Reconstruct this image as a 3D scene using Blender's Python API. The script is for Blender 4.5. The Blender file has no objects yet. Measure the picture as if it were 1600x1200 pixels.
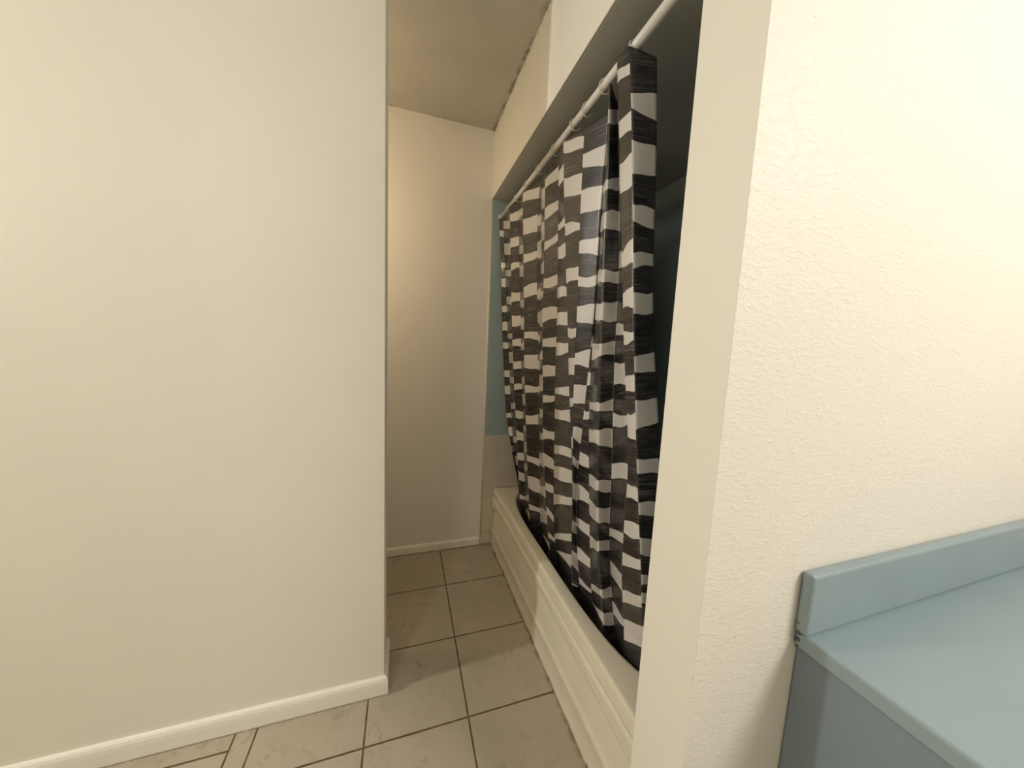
import bpy, bmesh, math
import numpy as np
from mathutils import Vector, Matrix, noise

# ------------------------------------------------------------------ dimensions (metres)
CAM_Z = 1.254
X_PART, Y_PART, T_PART = -0.0578, 1.1522, 0.164      # end, front face and thickness of the left partition
Y_BACK = 1.9664                                      # back wall
X_HEAD, Z_HEAD = 0.4701, 2.0834                      # header / wing-wall face, underside of header
Y_WING, Y_WING2 = 0.3859, 0.5102                     # wing wall
X_TUB, Z_TUB, X_LONG = 0.5383, 0.3701, 1.249         # bathtub apron, rim, long alcove wall
Z_CEIL = 2.44
TILE, GX, GY = 0.3277, 0.2179, 1.6459                # floor tiles
XR, ZR, RR = 0.527, 1.988, 0.0115                    # curtain rod

C = bpy.context.scene.collection
scene = bpy.context.scene

# ------------------------------------------------------------------ helpers
def link(name, bm, mat, parent=None, smooth=False, recalc=True):
    me = bpy.data.meshes.new(name)
    if recalc: bmesh.ops.recalc_face_normals(bm, faces=bm.faces[:])
    bm.to_mesh(me); bm.free()
    o = bpy.data.objects.new(name, me); C.objects.link(o)
    for m in (mat if isinstance(mat, (list, tuple)) else [mat]): me.materials.append(m)
    if parent: o.parent = parent
    if smooth:
        for p in me.polygons: p.use_smooth = True
    return o
def empty(name, label, cat, loc, group=None):
    o = bpy.data.objects.new(name, None); C.objects.link(o); o.location = loc
    o.empty_display_size = .1
    tag(o, label, cat, group); return o
def tag(o, label, cat, group=None):
    o['label'] = label; o['category'] = cat
    if group: o['group'] = group
    return o
def struct(o): o['kind'] = 'structure'; return o
def keep(o, parent):
    """parent keeping world position"""
    o.parent = parent; o.matrix_parent_inverse = Matrix.Translation(-parent.location); return o
def box(bm, a, b, bev=0.0, seg=2):
    (x0,y0,z0),(x1,y1,z1) = a, b
    vs = [bm.verts.new(p) for p in ((x0,y0,z0),(x1,y0,z0),(x1,y1,z0),(x0,y1,z0),(x0,y0,z1),(x1,y0,z1),(x1,y1,z1),(x0,y1,z1))]
    fs = [bm.faces.new([vs[i] for i in f]) for f in ((3,2,1,0),(4,5,6,7),(0,1,5,4),(1,2,6,5),(2,3,7,6),(3,0,4,7))]
    if bev:
        es = list({e for f in fs for e in f.edges})
        bmesh.ops.bevel(bm, geom=es, offset=bev, segments=seg, profile=.5, affect='EDGES')
    return bm
def sweep(bm, prof, path):
    """prof: closed list of (a,b) offsets; path: list of (origin, A axis, B axis) frames; capped"""
    loops = [[bm.verts.new(Vector(o)+Vector(A)*a+Vector(B)*b) for a,b in prof] for o,A,B in path]
    n = len(prof)
    for l0,l1 in zip(loops, loops[1:]):
        for i in range(n): bm.faces.new((l0[i],l0[(i+1)%n],l1[(i+1)%n],l1[i]))
    bm.faces.new(loops[0]); bm.faces.new(list(reversed(loops[-1])))
def cyl(bm, p, q, r, n=24, r2=None):
    p, q = Vector(p), Vector(q); d = (q-p).normalized()
    a = d.orthogonal().normalized(); b = d.cross(a); r2 = r if r2 is None else r2
    l0 = [bm.verts.new(p+(a*math.cos(t)+b*math.sin(t))*r) for t in [2*math.pi*i/n for i in range(n)]]
    l1 = [bm.verts.new(q+(a*math.cos(t)+b*math.sin(t))*r2) for t in [2*math.pi*i/n for i in range(n)]]
    for i in range(n): bm.faces.new((l0[i],l0[(i+1)%n],l1[(i+1)%n],l1[i]))
    bm.faces.new(list(reversed(l0))); bm.faces.new(l1)
def torus(bm, c, axis, R, r, n=40, m=10):
    c = Vector(c); d = Vector(axis).normalized(); a = d.orthogonal().normalized(); b = d.cross(a)
    L = []
    for i in range(n):
        t = 2*math.pi*i/n; u = a*math.cos(t)+b*math.sin(t)
        L.append([bm.verts.new(c+u*(R+r*math.cos(s))+d*(r*math.sin(s))) for s in [2*math.pi*j/m for j in range(m)]])
    for i in range(n):
        for j in range(m):
            bm.faces.new((L[i][j], L[(i+1)%n][j], L[(i+1)%n][(j+1)%m], L[i][(j+1)%m]))

# ------------------------------------------------------------------ material helpers
class NT:
    def __init__(s, name):
        s.m = bpy.data.materials.new(name); s.m.use_nodes = True
        s.t = s.m.node_tree; s.n = s.t.nodes; s.l = s.t.links
        s.b = s.n['Principled BSDF']
    def new(s, ty, **kw):
        n = s.n.new(ty)
        for k,v in kw.items():
            if k.startswith('i_'): n.inputs[k[2:].replace('_',' ')].default_value = v
            else: setattr(n, k, v)
        return n
    def ln(s, a, b): s.l.new(a, b)
    def math(s, op, a, b=None, c=None, clamp=False):
        n = s.n.new('ShaderNodeMath'); n.operation = op; n.use_clamp = clamp
        for i,v in enumerate((a,b,c)):
            if v is None: continue
            if isinstance(v,(int,float)): n.inputs[i].default_value = v
            else: s.ln(v, n.inputs[i])
        return n.outputs[0]
    def mix(s, f, a, b, mode='MIX'):
        n = s.n.new('ShaderNodeMix'); n.data_type = 'RGBA'; n.blend_type = mode
        for sock,v in ((n.inputs['Factor'],f),(n.inputs['A'],a),(n.inputs['B'],b)):
            if isinstance(v,(int,float)): sock.default_value = v
            elif isinstance(v,tuple): sock.default_value = (*v,1)
            else: s.ln(v, sock)
        return n.outputs['Result']
    def pos(s):
        g = s.n.new('ShaderNodeNewGeometry'); x = s.n.new('ShaderNodeSeparateXYZ'); s.ln(g.outputs['Position'], x.inputs[0])
        return g.outputs['Position'], x.outputs
    def scaled(s, v, sc, rot=(0,0,0)):
        n = s.n.new('ShaderNodeMapping'); n.inputs['Scale'].default_value = sc; n.inputs['Rotation'].default_value = rot
        s.ln(v, n.inputs['Vector']); return n.outputs[0]
    def noise(s, v, scale, detail=3, rough=.5, dist=0):
        n = s.new('ShaderNodeTexNoise'); n.inputs['Scale'].default_value = scale; n.inputs['Detail'].default_value = detail
        n.inputs['Roughness'].default_value = rough; n.inputs['Distortion'].default_value = dist
        s.ln(v, n.inputs['Vector']); return n.outputs['Fac']
    def ramp(s, f, lo, hi):
        n = s.new('ShaderNodeMapRange', interpolation_type='SMOOTHSTEP'); s.ln(f, n.inputs[0])
        n.inputs[1].default_value = lo; n.inputs[2].default_value = hi; return n.outputs[0]
    def bump(s, h, strength, dist):
        n = s.new('ShaderNodeBump'); n.inputs['Strength'].default_value = strength; n.inputs['Distance'].default_value = dist
        s.ln(h, n.inputs['Height']); s.ln(n.outputs[0], s.b.inputs['Normal'])
    def col(s, c):
        if isinstance(c, tuple): s.b.inputs['Base Color'].default_value = (*c,1)
        else: s.ln(c, s.b.inputs['Base Color'])
    def set(s, **kw):
        for k,v in kw.items(): s.b.inputs[k.replace('_',' ')].default_value = v
EDGES = [
 [(0.5070,1.9369,1.9736), (0.5115,1.9308,1.8973), (0.5169,1.9263,1.8209), (0.5223,1.9236,1.7445), (0.5277,1.9223,1.6682), (0.5332,1.9224,1.5918), (0.5386,1.9236,1.5155), (0.5440,1.9253,1.4391), (0.5494,1.9260,1.3627), (0.5549,1.9248,1.2864), (0.5603,1.9220,1.2100), (0.5657,1.9185,1.1336), (0.5712,1.9150,1.0573), (0.5766,1.9100,0.9809), (0.5820,1.8991,0.9045), (0.5874,1.8784,0.8282), (0.5929,1.8469,0.7518), (0.5983,1.8073,0.6755), (0.6044,1.7698,0.5991), (0.6186,1.7467,0.5227), (0.6321,1.7389,0.4464), (0.6371,1.7373,0.3700), (0.6459,1.7373,0.3300), (0.6547,1.7373,0.2900), (0.6635,1.7373,0.2500), (0.6745,1.7373,0.2000)],
 [(0.5270,1.9167,1.9665), (0.5319,1.9185,1.8905), (0.5373,1.9160,1.8145), (0.5427,1.9084,1.7384), (0.5481,1.8999,1.6624), (0.5536,1.8943,1.5864), (0.5590,1.8908,1.5104), (0.5644,1.8870,1.4343), (0.5698,1.8822,1.3583), (0.5752,1.8770,1.2823), (0.5806,1.8724,1.2063), (0.5860,1.8690,1.1302), (0.5914,1.8660,1.0542), (0.5968,1.8614,0.9782), (0.6022,1.8537,0.9022), (0.6076,1.8441,0.8261), (0.6130,1.8339,0.7501), (0.6184,1.8227,0.6741), (0.6244,1.8105,0.5981), (0.6373,1.7992,0.5220), (0.6490,1.7899,0.4460), (0.6531,1.7817,0.3700), (0.6619,1.7817,0.3300), (0.6707,1.7817,0.2900), (0.6795,1.7817,0.2500), (0.6905,1.7817,0.2000)],
 [(0.5070,1.7318,1.9648), (0.5121,1.7348,1.8888), (0.5175,1.7374,1.8129), (0.5229,1.7392,1.7369), (0.5283,1.7402,1.6610), (0.5336,1.7408,1.5850), (0.5390,1.7408,1.5091), (0.5444,1.7403,1.4332), (0.5498,1.7390,1.3572), (0.5552,1.7366,1.2813), (0.5606,1.7338,1.2053), (0.5660,1.7309,1.1294), (0.5714,1.7279,1.0535), (0.5768,1.7238,0.9775), (0.5822,1.7183,0.9016), (0.5876,1.7116,0.8256), (0.5930,1.7044,0.7497), (0.5984,1.6982,0.6738), (0.6044,1.6973,0.5978), (0.6177,1.7062,0.5219), (0.6321,1.7195,0.4459), (0.6371,1.7297,0.3700), (0.6459,1.7297,0.3300), (0.6547,1.7297,0.2900), (0.6635,1.7297,0.2500), (0.6745,1.7297,0.2000)],
 [(0.5370,1.6790,1.9656), (0.5420,1.6792,1.8896), (0.5474,1.6795,1.8136), (0.5528,1.6796,1.7376), (0.5582,1.6800,1.6617), (0.5636,1.6813,1.5857), (0.5690,1.6835,1.5097), (0.5744,1.6853,1.4337), (0.5798,1.6854,1.3577), (0.5852,1.6847,1.2818), (0.5906,1.6846,1.2058), (0.5960,1.6845,1.1298), (0.6014,1.6832,1.0538), (0.6068,1.6813,0.9778), (0.6122,1.6791,0.9019), (0.6176,1.6761,0.8259), (0.6230,1.6731,0.7499), (0.6284,1.6720,0.6739), (0.6342,1.6752,0.5979), (0.6441,1.6818,0.5220), (0.6518,1.6828,0.4460), (0.6524,1.6735,0.3700), (0.6612,1.6735,0.3300), (0.6700,1.6735,0.2900), (0.6788,1.6735,0.2500), (0.6898,1.6735,0.2000)],
 [(0.5097,1.5378,1.9502), (0.5150,1.5409,1.8750), (0.5204,1.5426,1.7997), (0.5257,1.5433,1.7245), (0.5311,1.5447,1.6492), (0.5364,1.5475,1.5740), (0.5418,1.5507,1.4987), (0.5471,1.5533,1.4235), (0.5525,1.5550,1.3482), (0.5578,1.5562,1.2730), (0.5632,1.5565,1.1977), (0.5685,1.5556,1.1225), (0.5739,1.5540,1.0472), (0.5792,1.5529,0.9720), (0.5846,1.5519,0.8967), (0.5899,1.5504,0.8215), (0.5953,1.5489,0.7462), (0.6006,1.5478,0.6710), (0.6063,1.5460,0.5957), (0.6137,1.5420,0.5205), (0.6175,1.5349,0.4452), (0.6220,1.5254,0.3700), (0.6308,1.5254,0.3300), (0.6396,1.5254,0.2900), (0.6484,1.5254,0.2500), (0.6594,1.5254,0.2000)],
 [(0.5422,1.4067,1.9577), (0.5475,1.4283,1.8821), (0.5529,1.4445,1.8065), (0.5583,1.4530,1.7309), (0.5637,1.4568,1.6552), (0.5690,1.4593,1.5796), (0.5744,1.4603,1.5040), (0.5798,1.4600,1.4284), (0.5852,1.4600,1.3528), (0.5905,1.4614,1.2772), (0.5959,1.4638,1.2016), (0.6013,1.4665,1.1260), (0.6066,1.4687,1.0504), (0.6120,1.4694,0.9748), (0.6174,1.4691,0.8992), (0.6228,1.4684,0.8236), (0.6281,1.4671,0.7480), (0.6335,1.4645,0.6724), (0.6390,1.4611,0.5968), (0.6443,1.4588,0.5212), (0.6496,1.4589,0.4456), (0.6550,1.4606,0.3700), (0.6638,1.4606,0.3300), (0.6726,1.4606,0.2900), (0.6814,1.4606,0.2500), (0.6924,1.4606,0.2000)],
 [(0.5323,1.3660,1.9557), (0.5377,1.3729,1.8802), (0.5430,1.3778,1.8047), (0.5484,1.3808,1.7292), (0.5538,1.3836,1.6537), (0.5591,1.3880,1.5781), (0.5645,1.3945,1.5026), (0.5699,1.4015,1.4271), (0.5752,1.4077,1.3516), (0.5806,1.4129,1.2761), (0.5860,1.4179,1.2006), (0.5913,1.4226,1.1251), (0.5967,1.4263,1.0496), (0.6021,1.4287,0.9741), (0.6074,1.4298,0.8986), (0.6128,1.4293,0.8231), (0.6182,1.4276,0.7475), (0.6235,1.4251,0.6720), (0.6290,1.4227,0.5965), (0.6343,1.4214,0.5210), (0.6396,1.4215,0.4455), (0.6450,1.4221,0.3700), (0.6538,1.4221,0.3300), (0.6626,1.4221,0.2900), (0.6714,1.4221,0.2500), (0.6824,1.4221,0.2000)],
 [(0.5101,1.2766,1.9167), (0.5153,1.2808,1.8431), (0.5205,1.2856,1.7694), (0.5258,1.2913,1.6958), (0.5310,1.2972,1.6221), (0.5362,1.3031,1.5485), (0.5415,1.3094,1.4748), (0.5467,1.3154,1.4012), (0.5520,1.3201,1.3275), (0.5572,1.3237,1.2539), (0.5624,1.3265,1.1802), (0.5677,1.3284,1.1065), (0.5729,1.3300,1.0329), (0.5781,1.3310,0.9592), (0.5834,1.3296,0.8856), (0.5886,1.3255,0.8119), (0.5938,1.3199,0.7383), (0.5991,1.3141,0.6646), (0.6046,1.3077,0.5910), (0.6108,1.2992,0.5173), (0.6148,1.2864,0.4437), (0.6200,1.2694,0.3700), (0.6288,1.2694,0.3300), (0.6376,1.2694,0.2900), (0.6464,1.2694,0.2500), (0.6574,1.2694,0.2000)],
 [(0.5330,1.2100,1.9466), (0.5383,1.2118,1.8715), (0.5436,1.2142,1.7964), (0.5490,1.2169,1.7213), (0.5543,1.2194,1.6463), (0.5596,1.2223,1.5712), (0.5650,1.2255,1.4961), (0.5703,1.2288,1.4210), (0.5756,1.2326,1.3460), (0.5810,1.2378,1.2709), (0.5863,1.2440,1.1958), (0.5916,1.2503,1.1207), (0.5970,1.2557,1.0457), (0.6023,1.2600,0.9706), (0.6077,1.2644,0.8955), (0.6130,1.2692,0.8204), (0.6183,1.2736,0.7454), (0.6237,1.2780,0.6703), (0.6291,1.2816,0.5952), (0.6343,1.2813,0.5201), (0.6397,1.2745,0.4451), (0.6450,1.2624,0.3700), (0.6538,1.2624,0.3300), (0.6626,1.2624,0.2900), (0.6714,1.2624,0.2500), (0.6824,1.2624,0.2000)],
 [(0.5122,1.1299,1.9568), (0.5176,1.1292,1.8813), (0.5230,1.1273,1.8057), (0.5283,1.1241,1.7301), (0.5337,1.1202,1.6546), (0.5391,1.1158,1.5790), (0.5444,1.1108,1.5034), (0.5498,1.1054,1.4279), (0.5552,1.1002,1.3523), (0.5606,1.0959,1.2768), (0.5659,1.0921,1.2012), (0.5713,1.0880,1.1256), (0.5767,1.0831,1.0501), (0.5820,1.0779,0.9745), (0.5874,1.0736,0.8989), (0.5928,1.0706,0.8234), (0.5981,1.0694,0.7478), (0.6035,1.0703,0.6723), (0.6091,1.0724,0.5967), (0.6153,1.0737,0.5211), (0.6196,1.0731,0.4456), (0.6250,1.0710,0.3700), (0.6338,1.0710,0.3300), (0.6426,1.0710,0.2900), (0.6514,1.0710,0.2500), (0.6624,1.0710,0.2000)],
 [(0.5056,0.9712,1.9094), (0.5108,0.9789,1.8361), (0.5160,0.9859,1.7628), (0.5212,0.9917,1.6895), (0.5264,0.9971,1.6162), (0.5316,1.0029,1.5429), (0.5369,1.0088,1.4695), (0.5421,1.0142,1.3962), (0.5473,1.0191,1.3229), (0.5525,1.0242,1.2496), (0.5577,1.0292,1.1763), (0.5629,1.0336,1.1030), (0.5681,1.0373,1.0297), (0.5733,1.0404,0.9564), (0.5785,1.0427,0.8831), (0.5837,1.0440,0.8098), (0.5890,1.0453,0.7365), (0.5942,1.0481,0.6632), (0.5998,1.0518,0.5899), (0.6064,1.0535,0.5166), (0.6098,1.0520,0.4433), (0.6150,1.0483,0.3700), (0.6238,1.0483,0.3300), (0.6326,1.0483,0.2900), (0.6414,1.0483,0.2500), (0.6524,1.0483,0.2000)],
 [(0.5326,0.8857,1.9087), (0.5379,0.8953,1.8354), (0.5431,0.9060,1.7621), (0.5483,0.9168,1.6889), (0.5535,0.9267,1.6156), (0.5587,0.9355,1.5423), (0.5639,0.9440,1.4691), (0.5691,0.9532,1.3958), (0.5743,0.9635,1.3225), (0.5795,0.9749,1.2492), (0.5847,0.9870,1.1760), (0.5899,0.9996,1.1027), (0.5951,1.0126,1.0294), (0.6003,1.0262,0.9562), (0.6055,1.0405,0.8829), (0.6108,1.0543,0.8096), (0.6160,1.0644,0.7364), (0.6212,1.0685,0.6631), (0.6266,1.0676,0.5898), (0.6316,1.0624,0.5165), (0.6368,1.0525,0.4433), (0.6420,1.0382,0.3700), (0.6508,1.0382,0.3300), (0.6596,1.0382,0.2900), (0.6684,1.0382,0.2500), (0.6794,1.0382,0.2000)],
 [(0.5369,0.8922,1.9185), (0.5422,0.9003,1.8448), (0.5474,0.9103,1.7710), (0.5527,0.9214,1.6973), (0.5579,0.9314,1.6235), (0.5632,0.9401,1.5498), (0.5684,0.9484,1.4761), (0.5736,0.9566,1.4023), (0.5789,0.9644,1.3286), (0.5841,0.9712,1.2549), (0.5894,0.9770,1.1811), (0.5946,0.9815,1.1074), (0.5998,0.9839,1.0336), (0.6051,0.9844,0.9599), (0.6103,0.9840,0.8862), (0.6156,0.9828,0.8124), (0.6208,0.9806,0.7387), (0.6260,0.9781,0.6650), (0.6315,0.9755,0.5912), (0.6365,0.9716,0.5175), (0.6418,0.9652,0.4437), (0.6470,0.9560,0.3700), (0.6558,0.9560,0.3300), (0.6646,0.9560,0.2900), (0.6734,0.9560,0.2500), (0.6844,0.9560,0.2000)],
 [(0.4985,0.8334,1.9394), (0.5038,0.8349,1.8646), (0.5091,0.8370,1.7899), (0.5144,0.8401,1.7152), (0.5197,0.8439,1.6404), (0.5250,0.8477,1.5657), (0.5303,0.8514,1.4910), (0.5356,0.8552,1.4162), (0.5410,0.8590,1.3415), (0.5463,0.8624,1.2668), (0.5516,0.8652,1.1920), (0.5569,0.8676,1.1173), (0.5622,0.8694,1.0426), (0.5675,0.8706,0.9678), (0.5728,0.8717,0.8931), (0.5781,0.8720,0.8184), (0.5834,0.8703,0.7437), (0.5888,0.8662,0.6689), (0.5946,0.8607,0.5942), (0.6044,0.8546,0.5195), (0.6121,0.8470,0.4447), (0.6151,0.8378,0.3700), (0.6239,0.8378,0.3300), (0.6327,0.8378,0.2900), (0.6415,0.8378,0.2500), (0.6525,0.8378,0.2000)],
 [(0.5475,0.8672,1.9252), (0.5527,0.8623,1.8512), (0.5580,0.8575,1.7771), (0.5633,0.8526,1.7031), (0.5685,0.8482,1.6290), (0.5738,0.8463,1.5549), (0.5790,0.8483,1.4809), (0.5843,0.8528,1.4068), (0.5896,0.8574,1.3328), (0.5948,0.8608,1.2587), (0.6001,0.8628,1.1847), (0.6054,0.8639,1.1106), (0.6106,0.8650,1.0365), (0.6159,0.8668,0.9625), (0.6212,0.8693,0.8884), (0.6264,0.8719,0.8144), (0.6317,0.8746,0.7403), (0.6369,0.8760,0.6662), (0.6425,0.8732,0.5922), (0.6487,0.8647,0.5181), (0.6527,0.8524,0.4441), (0.6580,0.8387,0.3700), (0.6668,0.8387,0.3300), (0.6756,0.8387,0.2900), (0.6844,0.8387,0.2500), (0.6954,0.8387,0.2000)],
 [(0.5040,0.8160,1.9866), (0.5076,0.8092,1.9096), (0.5131,0.8032,1.8326), (0.5185,0.7979,1.7556), (0.5240,0.7927,1.6787), (0.5295,0.7868,1.6017), (0.5349,0.7803,1.5247), (0.5404,0.7737,1.4477), (0.5459,0.7677,1.3707), (0.5513,0.7617,1.2938), (0.5568,0.7551,1.2168), (0.5623,0.7476,1.1398), (0.5678,0.7395,1.0628), (0.5732,0.7334,0.9858), (0.5787,0.7333,0.9089), (0.5842,0.7391,0.8319), (0.5896,0.7463,0.7549), (0.5951,0.7516,0.6779), (0.6011,0.7549,0.6009), (0.6150,0.7572,0.5240), (0.6282,0.7574,0.4470), (0.6336,0.7548,0.3700), (0.6424,0.7548,0.3300), (0.6512,0.7548,0.2900), (0.6600,0.7548,0.2500), (0.6710,0.7548,0.2000)],
 [(0.5020,0.7636,1.9728), (0.5065,0.7562,1.8964), (0.5119,0.7504,1.8201), (0.5174,0.7462,1.7438), (0.5228,0.7420,1.6675), (0.5282,0.7372,1.5912), (0.5336,0.7326,1.5148), (0.5391,0.7285,1.4385), (0.5445,0.7242,1.3622), (0.5499,0.7196,1.2859), (0.5553,0.7153,1.2095), (0.5608,0.7109,1.1332), (0.5662,0.7056,1.0569), (0.5716,0.6987,0.9806), (0.5770,0.6908,0.9043), (0.5825,0.6824,0.8279), (0.5879,0.6738,0.7516), (0.5933,0.6664,0.6753), (0.5997,0.6638,0.5990), (0.6187,0.6683,0.5226), (0.6390,0.6757,0.4463), (0.6475,0.6812,0.3700), (0.6563,0.6812,0.3300), (0.6651,0.6812,0.2900), (0.6739,0.6812,0.2500), (0.6849,0.6812,0.2000)],
 [(0.5675,0.7451,1.9527), (0.5729,0.7419,1.8773), (0.5782,0.7393,1.8020), (0.5836,0.7374,1.7266), (0.5889,0.7369,1.6512), (0.5943,0.7372,1.5759), (0.5997,0.7365,1.5005), (0.6050,0.7335,1.4251), (0.6104,0.7285,1.3498), (0.6157,0.7221,1.2744), (0.6211,0.7143,1.1990), (0.6264,0.7051,1.1237), (0.6318,0.6960,1.0483), (0.6372,0.6888,0.9729), (0.6425,0.6835,0.8976), (0.6479,0.6789,0.8222), (0.6532,0.6747,0.7468), (0.6586,0.6713,0.6715), (0.6648,0.6708,0.5961), (0.6798,0.6735,0.5207), (0.6941,0.6761,0.4454), (0.6995,0.6760,0.3700), (0.7083,0.6760,0.3300), (0.7171,0.6760,0.2900), (0.7259,0.6760,0.2500), (0.7369,0.6760,0.2000)]]
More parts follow.
